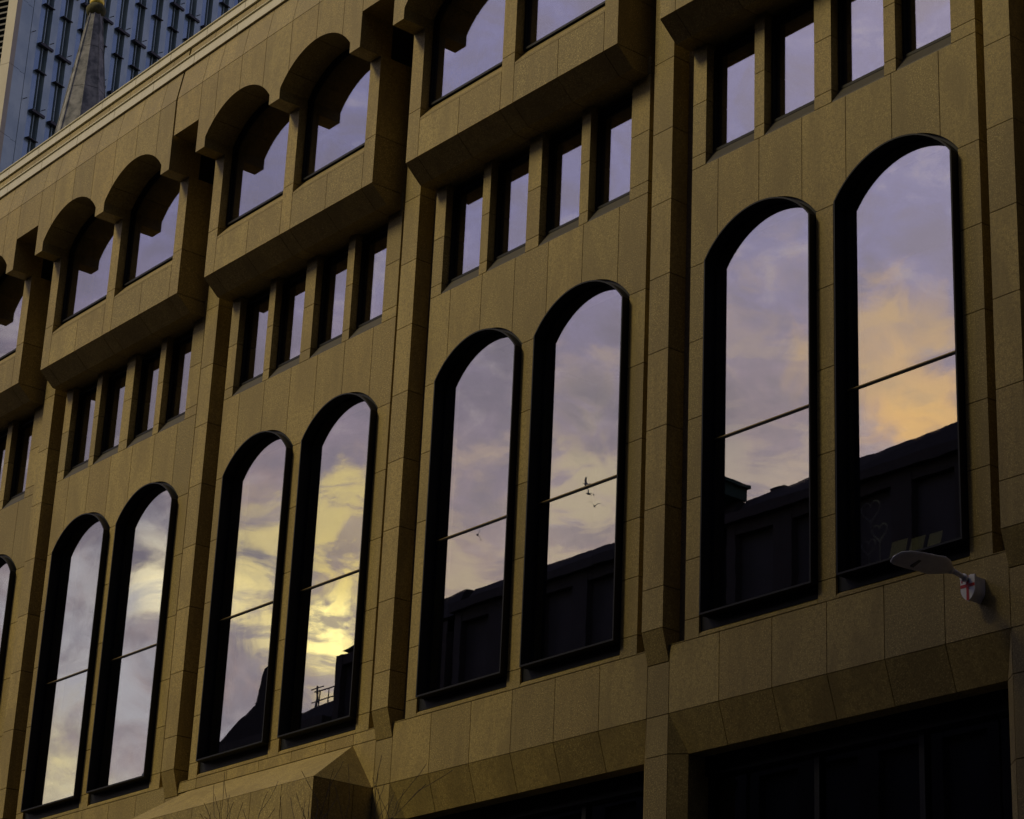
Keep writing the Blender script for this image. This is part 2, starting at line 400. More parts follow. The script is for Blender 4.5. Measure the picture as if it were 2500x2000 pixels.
# --- splayed surrounds of the street level openings
for k in BAYS_ALL:
    if k == 2: continue
    spl = MB()
    X = -BW * k
    a, b = -0.66, 6.04
    cuts = [a, 0.45, 1.57, 2.68, 3.79, 4.90, b]
    h = GAP / 2
    for i, (c0, c1) in enumerate(zip(cuts, cuts[1:])):
        d0 = c0 + (0.25 if i == 0 else 0); d1 = c1 - (0.25 if i == len(cuts) - 2 else 0)
        A_ = [(X + c0 + h, 0.0, -1.135), (X + c1 - h, 0.0, -1.135), (X + c1 - h, 0.5, -1.135), (X + c0 + h, 0.5, -1.135)]
        B_ = [(X + d0 + h, 0.2, -1.76), (X + d1 - h, 0.2, -1.76), (X + d1 - h, 0.5, -1.76), (X + d0 + h, 0.5, -1.76)]
        spl.hull(A_, B_)
    zs = [-12.1, -10.6, -9.3, -8.0, -6.7, -5.4, -4.1, -2.9, -1.76]
    for sx, s in ((a, 1), (b, -1)):
        for z0, z1 in zip(zs, zs[1:]):
            pts = [(X + sx + s * 0.004, 0.004), (X + sx + s * 0.25, 0.2), (X + sx + s * 0.25, 0.9), (X + sx + s * 0.004, 0.9)]
            if s < 0: pts = pts[::-1]
            spl.hull([(x, y, z0 + h) for x, y in pts], [(x, y, z1 - h) for x, y in pts])
        # mitred corner above the splay
        z0, z1 = -1.76, -1.14
        spl.hull([(X + sx + s * 0.004, 0.004, z0 + h), (X + sx + s * 0.25, 0.2, z0 + h), (X + sx + s * 0.25, 0.5, z0 + h), (X + sx + s * 0.004, 0.5, z0 + h)],
                 [(X + sx + s * 0.002, 0.003, z1), (X + sx + s * 0.004, 0.004, z1), (X + sx + s * 0.004, 0.5, z1), (X + sx + s * 0.002, 0.5, z1)])
    spl.build('opening_surround', 'granite', bld)
# --- street level glazing, one per opening
for k in BAYS_ALL:
    if k == 2: continue
    X = -BW * k
    fr = MB()
    fr.box(X - 0.41, X + 5.79, 0.55, 0.85, -2.05, -1.74)
    for x in (-0.36, 1.87, 3.88, 5.74): fr.box(X + x - 0.05, X + x + 0.05, 0.62, 0.78, -12.1, -2.05)
    fr.box(X - 0.31, X + 5.69, 0.64, 0.76, -7.0, -6.9)
    w_ = fr.build('shopfront', 'black', bld)
    pn = MB(); pn.box(X - 0.41, X + 5.79, 0.69, 0.71, -12.1, -2.0); pn.build('pane', 'glass_dark', w_)
# --- backing behind the joints, the core of the wall and the roof
core = MB()
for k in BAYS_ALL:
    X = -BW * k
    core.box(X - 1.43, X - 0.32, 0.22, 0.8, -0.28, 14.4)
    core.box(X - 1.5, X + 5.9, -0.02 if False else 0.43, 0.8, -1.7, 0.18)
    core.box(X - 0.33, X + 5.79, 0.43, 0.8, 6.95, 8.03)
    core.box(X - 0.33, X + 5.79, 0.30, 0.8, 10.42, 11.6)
core.build('slot_wall', 'granite_shaded', bld)
rm = MB()
x0, x1 = -BW * 5 - 1.4, BW + 7.0
rm.box(x0, x1, 4.5, 4.6, -12.0, 16.6)
for z in (-6.2, -0.4, 8.0, 11.3): rm.box(x0, x1, 0.9, 4.5, z - 0.25, z)
for k in BAYS_ALL: rm.box(-BW * k - 1.1, -BW * k - 0.7, 0.82, 4.5, -12, 15.9)
rm.build('room_walls', 'room', bld)
rf = MB()
rf.prism_yz([(-0.95, 15.4), (-0.95, 16.6), (0.6, 16.8), (14.0, 16.8), (14.0, -12.1), (12.0, -12.1), (12.0, 15.4)], x0 - 0.5, x1)
rf.box(x0 - 0.5, x0, 0.45, 14.0, -12.1, 16.6)
rf.box(x1, x1 + 0.5, 0.0, 14.0, -12.1, 16.6)
rf.build('roof', 'roofing', bld)
# --- pilasters with their feet
for k in [-1] + BAYS:
    X = -BW * k
    pl = MB(); h = GAP / 2
    zs = [0.22, 0.90, 2.24, 3.60, 4.94, 6.28, 7.64, 8.99, 10.35, 12.3, 14.31]
    for z0, z1 in zip(zs, zs[1:]): pl.box(X - 1.16, X - 0.68, -0.14, 0.218, z0 + h, z1 - h)
    pl.prism_yz([(-0.14, 0.22 - h), (0.0, -0.29), (0.218, -0.29), (0.218, 0.22 - h)], X - 1.16, X - 0.68)
    # sloping stones that close the slots at the bottom
    pl.prism_yz([(0.215, -0.01), (0.0, -0.035), (0.0, -0.046), (0.215, -0.046)], X - 0.678, X - 0.332)
    pl.prism_yz([(0.215, -0.01), (0.0, -0.035), (0.0, -0.046), (0.215, -0.046)], X - 1.418, X - 1.162)
    pl.build('pilaster', 'granite', bld)
# --- oriels: projecting upper bays
for k in BAYS_ALL:
    ori = MB()
    X = -BW * k
    h = GAP / 2
    L, R = -0.41, 5.709
    piers = ((L, -0.03), (2.465, 2.84), (5.34, R))
    for a, b in piers:
        y1 = 0.2 if (a == L or b == R) else -0.30
        panel(ori, X + a, X + b, 10.71, 11.77, -0.72, y1); panel(ori, X + a, X + b, 11.77, 13.56, -0.72, y1)
    for a, b in ((-0.03, 1.21), (1.21, 2.465), (2.84, 4.09), (4.09, 5.34)): panel(ori, X + a, X + b, 10.71, 11.50, -0.72, -0.30)
    for a, b in ((-0.03, 2.465), (2.84, 5.34)): ori.prism_yz([(-0.715, 11.505), (-0.715, 11.55), (-0.48, 11.85), (-0.30, 11.85), (-0.30, 11.505)], X + a + 0.004, X + b - 0.004)
    cuts = [L, -0.03, 1.21, 2.465, 2.84, 4.09, 5.34, R]
    for a, b in zip(cuts, cuts[1:]):
        ori.prism_yz([(-0.72, 10.71 - h), (-0.345, 10.365), (-0.004, 10.365), (-0.004, 10.71 - h)], X + a + h, X + b - h)
    ori.build('oriel_bay', 'granite', bld)
# --- the arcaded fascia
fa = MB()
for k in BAYS_ALL:
    X = -BW * k
    cuts = [-0.41, 0.25, 1.20, 2.14, 3.11, 4.07, 5.03, 5.70]
    for a, b in zip(cuts, cuts[1:]):
        # split where an arch meets its jamb so that the edge stays crisp
        n = 40; hh = GAP / 2; pts = []
        xs = sorted(set([a + hh + (b - hh - a - hh) * i / n for i in range(n + 1)] + [x for x in (-0.05, 2.45, 2.84, 5.34) if a < x < b]))
        for x in xs:
            z = fascia_arch(x)
            for e, (lo, hi) in ((-0.05, (13.53, 13.77)), (2.45, (13.77, 13.53)), (2.84, (13.53, 13.77)), (5.34, (13.77, 13.53))):
                if abs(x - e) < 1e-9: pts.append((x + X, lo)); z = hi
            pts.append((x + X, z))
        pts += [(X + b - hh, 15.26 - hh), (X + a + hh, 15.26 - hh)]
        fa.prism_xz(pts, -1.24, -0.475)
    panel(fa, X + 5.70 + (0.06 if k == 3 else 0), X + 6.79, 14.33, 15.26, -1.24, -0.3)
    # sloping course above
    cuts = [-0.41, 0.25, 1.20, 2.14, 3.11, 4.07, 5.03, 5.70, 6.79]
    for a, b in zip(cuts, cuts[1:]):
        if k == 3 and a == 5.70: a = 5.76
        hh = GAP / 2
        fa.prism_yz([(-1.24, 15.26 + hh), (-1.02, 16.62), (-0.6, 16.62), (-0.6, 15.26 + hh)], X + a + hh, X + b - hh)
    # soffit stone over the gap between two oriels
    fa.box(X + 5.72, X + 6.77, -0.29, 0.22, 14.32, 14.6)
fa.build('fascia', 'granite', bld)
# --- metal copings
cp = MB()
xa, xb = -BW * 5 - 0.4, BW + 6.7
x = -1.43
xs = [-1.43 + 1.75 * i for i in range(-22, 10)]
for a in xs:
    if a > xa and a + 1.75 < xb: cp.prism_yz([(-1.165, 16.03), (-1.155, 16.27), (-1.0, 16.27), (-1.0, 16.03)], a + 0.008, a + 1.742)
xs = [0.34 + 1.55 * i for i in range(-25, 10)]
for a in xs:
    if a > xa and a + 1.55 < xb: cp.prism_yz([(-1.06, 16.66), (-1.05, 16.87), (-0.7, 16.87), (-0.7, 16.66)], a + 0.007, a + 1.543)
cp.build('coping', 'coping', bld)
ns = MB()
ns.tube([(xa, -1.168, 16.285), (xb, -1.168, 16.285)], [0.020, 0.020], 10); ns.tube([(xa, -1.062, 16.885), (xb, -1.062, 16.885)], [0.019, 0.019], 10)
ns.build('coping_nosing', 'nosing', bld, smooth=True)
# --- porch at bay 2
po = MB()
pb = -1.25; zt = -1.14; XL, XR = -15.35, -8.39
h = GAP / 2
ins = 0.68
po.hull([(XL, pb, zt), (XR, pb, zt), (XR, 0.03, zt), (XL, 0.03, zt)], [(XL + ins, -0.012, -0.275), (XR - ins, -0.012, -0.275), (XR - ins, 0.03, -0.275), (XL + ins, 0.03, -0.275)])
xs = [XL + i * (XR - XL) / 7 for i in range(8)]
zs = [-12.1, -10.0, -8.2, -6.4, -4.6, -2.9, zt]
for a, b in zip(xs, xs[1:]):
    for z0, z1 in zip(zs, zs[1:]):
        if z1 <= -2.9 and xs[1] < a + 0.01 < xs[6] - 0.02: continue
        po.box(a + h, b - h, pb, pb + 0.35, z0 + h, z1 - h)
for sx0, sx1 in ((XL, XL + 0.35), (XR - 0.35, XR)):
    for z0, z1 in zip(zs, zs[1:]): po.box(sx0 + 0.002, sx1 - 0.002, pb + 0.36, -0.40, z0 + h, z1 - h); po.box(sx0 + 0.002, sx1 - 0.002, -0.39, 0.02, z0 + h, z1 - h)
po.box(XL + 0.4, XR - 0.4, -0.4, -0.3, -12.1, -2.9)
po.build('porch', 'granite', bld)

# ------------------------------------------------------------------ windows of the building
def arc_outline(x0, x1, zb, zspring, c, zc, r, n=28):
    pts = [(x0, zb), (x1, zb), (x1, zspring)]
    a1 = math.asin(min(1, (x1 - c) / r)); a0 = math.asin(max(-1, (x0 - c) / r))
    for i in range(1, n):
        a = a1 + (a0 - a1) * i / n; pts.append((c + r * math.sin(a), zc + r * math.cos(a)))
    pts.append((x0, zspring)); return pts
def shift(pts, dx): return [(x + dx, z) for x, z in pts]
prot = {}
def tall_window(X, f0, f1, open0, open1):
    c = (f0 + f1) / 2; hw = (f1 - f0) / 2
    fr = MB()
    ro = 1.43; zo = 5.41 + math.sqrt(ro * ro - hw * hw)
    ri = 1.405; wi = hw - 0.028; zi = 5.41 + math.sqrt(ri * ri - wi * wi)
    o = arc_outline(f0, f1, 0.24, zo, c, 5.41, ro); i = arc_outline(f0 + 0.028, f1 - 0.028, 0.27, zi, c, 5.41, ri)
    fr.ring(shift(o, X), shift(i, X), -0.14, 0.115)
    # inner frame against the glass
    wi2 = wi - 0.018; r2 = ri - 0.018
    i2 = arc_outline(f0 + 0.046, f1 - 0.046, 0.29, 5.41 + math.sqrt(r2 * r2 - wi2 * wi2), c, 5.41, r2)
    fr.ring(shift(i, X), shift(i2, X), 0.085, 0.117)
    # black filler between frame and stone; below the frame it stands for shaded stone
    of = arc_outline(open0 - 0.01, open1 + 0.01, 0.05, 6.33, (open0 + open1) / 2, 5.41, 1.56)
    fr.ring(shift(of, X), shift(o, X), 0.045, 0.10)
    w = fr.build('arched_window', 'black', bld)
    tr = MB(); tr.box(X + f0 + 0.05, X + f1 - 0.05, 0.082, 0.102, 3.132, 3.150); tr.build('transom', 'black', w)
    tr = MB(); tr.box(X + f0 + 0.05, X + f1 - 0.05, 0.074, 0.102, 3.151, 3.166); tr.build('transom', 'bronze', w)
    for z0, z1, top in ((0.30, 3.15, False), (3.15, None, True)):
        pn = MB()
        if top: pts = arc_outline(f0 + 0.04, f1 - 0.04, 3.15, 5.41 + math.sqrt((ri - 0.012) ** 2 - (hw - 0.04) ** 2), c, 5.41, ri - 0.012)
        else: pts = [(f0 + 0.04, z0), (f1 - 0.04, z0), (f1 - 0.04, z1), (f0 + 0.04, z1)]
        pts = shift(pts, X)
        ty = random.uniform(-0.0006, 0.0006); tx = random.uniform(-0.0006, 0.0006)
        b = len(pn.v); n = len(pts); cx = X + c; cz = 3.0
        pn.v += [(x, 0.105 + (x - cx) * tx + (z - cz) * ty, z) for x, z in pts] + [(x, 0.111 + (x - cx) * tx + (z - cz) * ty, z) for x, z in pts]
        pn.f.append(tuple(range(n))); pn.f.append(tuple(range(2 * n - 1, n - 1, -1)))
        for q in range(n): pn.f.append(((q + 1) % n, q, n + q, n + (q + 1) % n))
        pn.build('pane', 'glass', w)
    return w
def small_window(X, a, b):
    fr = MB(); z0, z1 = 8.36, 10.26
    fr.ring([(X + a, z0 - 0.02), (X + b, z0 - 0.02), (X + b, z1 + 0.01), (X + a, z1 + 0.01)], [(X + a + 0.035, z0 + 0.03), (X + b - 0.035, z0 + 0.03), (X + b - 0.035, z1 - 0.06), (X + a + 0.035, z1 - 0.06)], 0.16, 0.26)
    w = fr.build('small_window', 'black', bld)
    pn = MB(); t = random.uniform(-0.002, 0.002)
    pn.prism_xz([(X + a + 0.03, z0), (X + b - 0.03, z0), (X + b - 0.03, z1), (X + a + 0.03, z1)], 0.24, 0.248); pn.build('pane', 'glass', w)
    sl_ = MB(); sl_.prism_yz([(0.012, 8.055), (0.012, 8.09), (0.165, 8.335), (0.25, 8.335), (0.25, 8.055)], X + a + 0.004, X + b - 0.004); sl_.build('sill', 'sill', w)
def oriel_window(X, a, b):
    fr = MB(); c = (a + b) / 2; hw = (b - a) / 2
    o = arc_outline(a + 0.003, b - 0.003, 11.86, 13.75, c, 12.87, 1.53); i = arc_outline(a + 0.05, b - 0.05, 11.905, 13.74, c, 12.87, 1.485)
    fr.ring(shift(o, X), shift(i, X), -0.535, -0.468)
    w = fr.build('oriel_window', 'black', bld)
    pn = MB(); p_ = arc_outline(a + 0.02, b - 0.02, 11.87, 13.76, c, 12.87, 1.50); pn.prism_xz(shift(p_, X), -0.475, -0.467); pn.build('pane', 'glass', w)
    return w
for k in BAYS_ALL:
    X = -BW * k
    tall_window(X, 0.14, 2.503, 0.0, 2.507)
    tall_window(X, 3.01, 5.364, 2.874, 5.368)
    for a, b in ((0.0, 1.13), (1.37, 2.48), (2.86, 3.96), (4.21, 5.30)): small_window(X, a, b)
    for a, b in ((-0.03, 2.465), (2.84, 5.34)): oriel_window(X, a, b)

# ------------------------------------------------------------------ things on the inside window ledge of the nearest window
def heart_pts(cx, cz, s, n=22):
    out = []
    for i in range(n + 1):
        t = 2 * math.pi * i / n
        out.append((cx + s * 0.062 * 16 * math.sin(t) ** 3 / 1.0 / 16 * 1.0, cz + s * (13 * math.cos(t) - 5 * math.cos(2 * t) - 2 * math.cos(3 * t) - math.cos(4 * t)) / 16 * 0.062))
    return out
hd = MB()
for cx, cz, s in ((3.25, 1.28, 3.0), (3.42, 0.92, 2.4), (3.20, 0.74, 2.2)):
    pts = heart_pts(cx, cz, s); hd.tube([(x, 0.34, z) for x, z in pts], [0.014] * len(pts), 6, False)
for x, z0, z1 in ((3.25, 0.90, 1.15), (3.42, 0.30, 0.78), (3.20, 0.30, 0.62)): hd.tube([(x, 0.34, z0), (x, 0.34, z1)], [0.006, 0.006], 6)
hd.box(3.1, 3.55, 0.30, 0.40, 0.28, 0.30)
o = hd.build('heart_ornament', 'white_wire', None, True)
tag(o, 'white wire hearts standing inside the rightmost tall window near its lower left corner', 'ornament')
for i, (x, w_, hh, lab) in enumerate(((3.62, 0.30, 0.30, 'largest yellowish card leaning inside the rightmost tall window, nearest the wire hearts'),
                                    (3.99, 0.26, 0.27, 'yellowish card leaning inside the rightmost tall window, middle of the three'),
                                    (4.33, 0.24, 0.26, 'brightest small yellowish card inside the rightmost tall window, farthest from the wire hearts'))):
    c = MB(); c.v = [(x, 0.30, 0.42), (x + w_, 0.30, 0.42), (x + w_, 0.38, 0.42 + hh), (x, 0.38, 0.42 + hh), (x, 0.306, 0.42), (x + w_, 0.306, 0.42), (x + w_, 0.386, 0.42 + hh), (x, 0.386, 0.42 + hh)]
    c.f = [(0, 1, 2, 3), (7, 6, 5, 4), (0, 4, 5, 1), (1, 5, 6, 2), (2, 6, 7, 3), (3, 7, 4, 0)]
    o = c.build('leaning_card', 'paper', None); tag(o, lab, 'card', 'cards leaning inside a window')
lg = MB(); lg.box(3.1, 5.3, 0.24, 0.50, 0.36, 0.415); o = lg.build('inner_sill', 'white_wire', None)
o.name = 'inner_sill'; o.parent = bld; o.location = -Vector(bld.location)

# ------------------------------------------------------------------ wall mounted street lamp with shield
lamp = thing('wall_lamp', 'grey flat headed street lamp on a wall bracket with a white red cross shield', 'street lamp', (5.52, 0, H0 - 0.5))
def loft(sections, name, material, parent, smooth=True):
    mb = MB(); rings = []
    for (cx, cy, cz, w, t, tilt) in sections:
        b = len(mb.v); n = 16
        for q in range(n):
            a = 2 * math.pi * q / n
            mb.v.append((cx + w * (abs(math.cos(a)) ** 0.7) * (1 if math.cos(a) > 0 else -1), cy, cz + t * math.sin(a) + tilt * w * math.cos(a)))
        rings.append(b)
    n = 16
    for a, b in zip(rings, rings[1:]):
        for q in range(n): mb.f.append((a + q, a + (q + 1) % n, b + (q + 1) % n, b + q))
    mb.f.append(tuple(rings[0] + q for q in reversed(range(n)))); mb.f.append(tuple(rings[-1] + q for q in range(n)))
    return mb.build(name, material, parent, smooth)
loft([(5.52, -1.68, -0.42, 0.03, 0.012, 0.42), (5.52, -1.64, -0.415, 0.11, 0.022, 0.42), (5.52, -1.52, -0.40, 0.160, 0.026, 0.36), (5.52, -1.30, -0.38, 0.18, 0.030, 0.36),
      (5.52, -1.05, -0.36, 0.18, 0.036, 0.36), (5.52, -0.85, -0.345, 0.175, 0.048, 0.42), (5.52, -0.70, -0.335, 0.125, 0.055, 0.40), (5.52, -0.58, -0.335, 0.055, 0.050, 0.3)], 'lamp_head', 'lamp_grey', lamp)
ln = MB(); ln.hull([(5.44, -1.28, -0.452), (5.60, -1.28, -0.385), (5.60, -1.22, -0.380), (5.44, -1.22, -0.447)], [(5.44, -1.28, -0.43), (5.60, -1.28, -0.363), (5.60, -1.22, -0.358), (5.44, -1.22, -0.425)]); ln.build('lens', 'lamp_lens', lamp)
ln = MB(); ln.tube([(5.52, -0.62, -0.335), (5.52, -0.45, -0.36), (5.52, -0.30, -0.39), (5.52, -0.20, -0.41)], [0.042, 0.034, 0.034, 0.04], 12)
for y in (-0.60, -0.33): ln.tube([(5.52, y, -0.34 - (y + 0.6) * 0.18), (5.52, y + 0.04, -0.345 - (y + 0.6) * 0.18)], [0.055, 0.055], 12)
ln.build('arm', 'lamp_grey', lamp, True)
def shield_outline(w, hgt, cz):
    pts = [(-w, cz + hgt * 0.5), (w, cz + hgt * 0.5), (w, cz + 0.02)]
    for i in range(1, 8):
        t = i / 8; pts.append((w * (1 - t ** 2.0), cz + 0.02 - (hgt * 0.5 + 0.02) * (t ** 0.8)))
    pts.append((0, cz - hgt * 0.5))
    for i in range(7, 0, -1):
        t = i / 8; pts.append((-w * (1 - t ** 2.0), cz + 0.02 - (hgt * 0.5 + 0.02) * (t ** 0.8)))
    pts.append((-w, cz + 0.02)); return pts[::-1]
SX, SZ = 5.53, -0.53
bk = MB(); bk.prism_xz([(SX + x * 0.85, z) for x, z in shield_outline(0.115, 0.33, SZ)], -0.22, -0.004)
bk.tube([(SX, -0.16, SZ + 0.13), (SX, -0.14, SZ + 0.20)], [0.07, 0.05], 12); bk.build('bracket', 'lamp_grey', lamp)
sh = MB(); sh.prism_xz([(SX + x, z) for x, z in shield_outline(0.125, 0.36, SZ)], -0.25, -0.222); sh_o = sh.build('shield', 'shield_white', lamp)
cr = MB(); cr.box(SX - 0.021, SX + 0.021, -0.2535, -0.2505, SZ - 0.165, SZ + 0.178); cr.box(SX - 0.122, SX - 0.0212, -0.2535, -0.2505, SZ + 0.018, SZ + 0.062); cr.box(SX + 0.0212, SX + 0.122, -0.2535, -0.2505, SZ + 0.018, SZ + 0.062)
cr.build('red_cross', 'shield_red', sh_o)
sw = MB(); sw.box(SX - 0.105, SX - 0.085, -0.254, -0.251, SZ + 0.09, SZ + 0.15); sw.build('small_sword', 'shield_red', sh_o)

# ------------------------------------------------------------------ bare tree in front of the porch
def bare_tree(base, top, name, label):
    t = thing(name, label, 'tree', (base[0], base[1], 0))
    tk = MB(); tk.tube([(base[0], base[1], -12.1), (base[0] + 0.05, base[1], -10), (base[0], base[1] + 0.05, -8), top], [0.10, 0.085, 0.065, 0.035], 10); tk.build('trunk', 'bark', t, True)
    tw = MB()
    def grow(p, d, L, r, lev):
        pts = [p]; rr = [r]
        for i in range(4):
            d = (d + Vector((random.uniform(-.14, .14), random.uniform(-.14, .14), random.uniform(-.06, .12)))).normalized()
            pts.append(pts[-1] + d * L / 4); rr.append(r * (1 - 0.20 * (i + 1)))
        tw.tube(pts, [max(q, 0.0035) for q in rr], 5)
        if lev > 0:
            for i in range(1, 5):
                for _ in range(2 if lev > 1 else 1):
                    if random.random() < 0.85:
                        e = (d + Vector((random.uniform(-.8, .8), random.uniform(-.8, .8), random.uniform(0.0, .5)))).normalized()
                        grow(pts[i], e, L * random.uniform(.4, .62), rr[i] * 0.6, lev - 1)
    T = Vector(top)
    for i in range(6):
        a = i * 1.05
        grow(T - Vector((0, 0, 0.7 * (i % 3))), Vector((math.cos(a) * 0.42, math.sin(a) * 0.42, 1)).normalized(), random.uniform(1.6, 2.1), 0.022, 2)
    tw.build('crown', 'bark', t)
bare_tree((-1.7, -6.0, 0), (-1.65, -6.0, -5.6), 'bare_tree', 'thin leafless street tree in front of the projecting porch')
bare_tree((-0.2, -6.3, 0), (-0.25, -6.3, -6.0), 'bare_tree', 'second thin leafless tree, right of the porch corner')

# ------------------------------------------------------------------ gulls (seen in the window glass)
def gull(loc, span, roll, yaw, flap, label):
    mb = MB(); n = 8
    secs = [(-0.30, 0.010, 0.0), (-0.24, 0.030, 0.0), (-0.10, 0.060, 0.0), (0.05, 0.065, 0.0), (0.16, 0.045, 0.01), (0.22, 0.035, 0.02), (0.27, 0.028, 0.02), (0.32, 0.006, 0.01)]
    base = 0
    for i, (x, r, z) in enumerate(secs):
        for q in range(n): mb.v.append((x, r * math.cos(2 * math.pi * q / n), z + r * math.sin(2 * math.pi * q / n)))
    for i in range(len(secs) - 1):
        for q in range(n): mb.f.append((i * n + q, i * n + (q + 1) % n, (i + 1) * n + (q + 1) % n, (i + 1) * n + q))
    mb.f.append(tuple(reversed(range(n)))); mb.f.append(tuple((len(secs) - 1) * n + q for q in range(n)))
    for s in (-1, 1):
        st = [(0.0, 0.10, 0.13, 0.0), (0.22, 0.13, 0.12, flap * 0.26), (0.40, 0.10, 0.09, flap * 0.34), (span / 2, -0.10, -0.07, flap * 0.22)]
        prev = None
        for y, xf, ch, z in st:
            b = len(mb.v); mb.v += [(xf, s * y, z + 0.012), (xf - ch - 0.06, s * y, z), (xf, s * y, z - 0.008)]
            if prev is not None:
                for q in range(3): mb.f.append((prev + q, prev + (q + 1) % 3, b + (q + 1) % 3, b + q))
            prev = b
        mb.f.append((prev, prev + 1, prev + 2))
    mb.poly([(-0.26, -0.05, 0.0), (-0.40, -0.07, 0.0), (-0.40, 0.07, 0.0), (-0.26, 0.05, 0.0)])
    o = mb.build('gull', 'feather', None, True, lift=False); o.location = (loc[0], loc[1], loc[2] + H0)
    o.rotation_euler = (roll, 0.1, yaw)
    tag(o, label, 'gull', 'gulls flying over the street')
gull((-118.05, -97.78, 56.21), 1.8, 0.30, 0.95, 1.0, 'lowest gull, dark with raised wings, mirrored below the transom of the second bay')
gull((-118.1, -96.69, 58.05), 1.2, -0.5, 2.2, 0.8, 'gull mirrored right on the transom bar of the second bay')
gull((-118.14, -97.16, 57.13), 0.9, 0.8, 1.4, 0.9, 'smallest gull between two others below the transom')
gull((-124.96, -90.68, 53.51), 1.0, 1.35, 0.9, 0.7, 'lone gull banking, mirrored in the tall window left of the other gulls')

# ------------------------------------------------------------------ ground, road and pavements
gd = MB(); gd.box(-900, 900, -900, 900, -13.1, -12.22); structure(gd.build('ground', 'asphalt', None))
rd = MB(); rd.box(-300, 300, -20.5, -4.5, -12.215, -12.21); structure(rd.build('road', 'asphalt', None))
pv = MB(); pv.box(-300, 300, -4.3, 13.0, -12.21, -12.1); structure(pv.build('pavement', 'paving', None))
pv = MB(); pv.box(-300, 300, -32.0, -20.7, -12.21, -12.1); structure(pv.build('pavement', 'paving', None))
kb = MB(); kb.box(-300, 300, -4.5, -4.3, -12.21, -12.095); kb.box(-300, 300, -20.7, -20.5, -12.21, -12.095); structure(kb.build('kerb', 'kerb', None))
ym = MB()
for y in (-4.85, -5.05, -20.1, -20.3): ym.box(-300, 300, y, y + 0.08, -12.209, -12.206)
structure(ym.build('road_markings', 'paint', None))

# ------------------------------------------------------------------ buildings across the street (seen in the glass, except the unseen light blockers)
def opposite(x0, x1, ztop, depth, wallm, roofm, label, cat='building', roofh=2.0, nx=8, nz=7, y0=-32.0, slope=0.0, cornice=True):
    b = thing('office_block', label, cat, ((x0 + x1) / 2, y0 - depth / 2, 0))
    w = MB(); zb = ztop - roofh
    step = (x1 - x0) / nx; hz = (zb + 12.1) / nz
    # grid of piers and spandrels round real openings
    for i in range(nx + 1):
        xa_ = x0 + i * step - 0.45; xb_ = xa_ + 0.9
        w.box(max(xa_, x0), min(xb_, x1), y0 - 0.5, y0, -12.1, zb)
    for j in range(nz + 1):
        za = -12.1 + j * hz
        w.box(x0, x1, y0 - 0.48, y0 - 0.02, max(za - 0.45, -12.1), min(za + 0.45, zb))
    w.box(x0, x1, y0 - depth, y0 - 0.9, -12.1, zb)
    if cornice: w.box(x0 - 0.15, x1 + 0.15, y0 - 0.4, y0 + 0.25, zb - 0.02, zb + 0.35)
    w.build('wall', wallm, b)
    r = MB()
    r.hull([(x0, y0 - 0.3, zb + 0.3), (x1, y0 - 0.3, zb + 0.3), (x1, y0 - depth, zb + 0.3), (x0, y0 - depth, zb + 0.3)],
           [(x0 + 0.1, y0 - 0.9, ztop), (x1 - 0.1, y0 - 0.9, ztop + slope), (x1 - 0.1, y0 - depth + 0.5, ztop + slope), (x0 + 0.1, y0 - depth + 0.5, ztop)])
    r.build('roof', roofm, b)
    for i in range(nx):
        for j in range(nz):
            if nx * nz > 60 and (i % 2 and j < 2): continue
            g1 = MB(); a = x0 + i * step + 0.45; c = a + step - 0.9; z0 = -12.1 + j * hz + 0.45; z1 = z0 + hz - 0.9
            g1.box(a, c, y0 - 0.35, y0 - 0.30, z0, z1); g1.build('window', 'far_glass', b)
    return b
ob = opposite(-49.2, -33.3, 19.0, 16, 'dark_stone', 'slate', 'dark stone block with a green cornice end, mirrored in the second bay from the right', nx=6, nz=7, roofh=1.2)
gc = MB(); gc.box(-36.5, -33.3, -33.2, -31.9, 19.02, 19.5); gc.box(-36.5, -33.2, -33.3, -31.75, 19.5, 19.62); gc.build('green_cornice', 'copper', ob, lift=True)
ob2 = opposite(-33.1, -22.0, 18.9, 16, 'dark_brick', 'slate', 'dark brick block mirrored as a rising roofline in the rightmost tall windows', nx=4, nz=7, roofh=1.2, slope=0.35)
op = opposite(-21.9, 14.0, 39.0, 16, 'dark_brick', 'slate', 'unseen dark brick block behind the viewer, made tall to shade the facade', nx=11, nz=7)  # unseen; height set so that it shades the lower right facade
o2 = opposite(14.2, 46.0, 52.0, 16, 'dark_stone', 'slate', 'unseen dark stone block right of the brick one, made tall to cut sky light', nx=10, nz=7)  # unseen; raised to block sky light on the right
o3 = opposite(-57.6, -49.7, 18.2, 14, 'dark_brick', 'slate', 'narrow dark block across the street, mirrored with a steep left edge in the third bay', nx=3, nz=7, slope=1.0, roofh=0.6, cornice=False)
o4 = opposite(-68.5, -58.2, 15.5, 14, 'dark_stone', 'slate', 'low dark block with rooftop masts, mirrored at the foot of the third bay windows', nx=4, nz=6, roofh=0.8, slope=0.6)
gb = MB(); gb.prism_xz([(-67.6, 15.2), (-63.3, 15.2), (-63.3, 18.4), (-63.8, 18.3), (-64.3, 16.7), (-65.6, 16.2), (-66.6, 15.7)], -33.1, -32.3); gb.build('stair_gable', 'slate', o4)
o5 = opposite(-110.0, -69.5, 12.5, 14, 'dark_brick', 'slate', 'lowest dark brick block at the far end across the street', nx=12, nz=5)  # roof raised to hold back low sky light
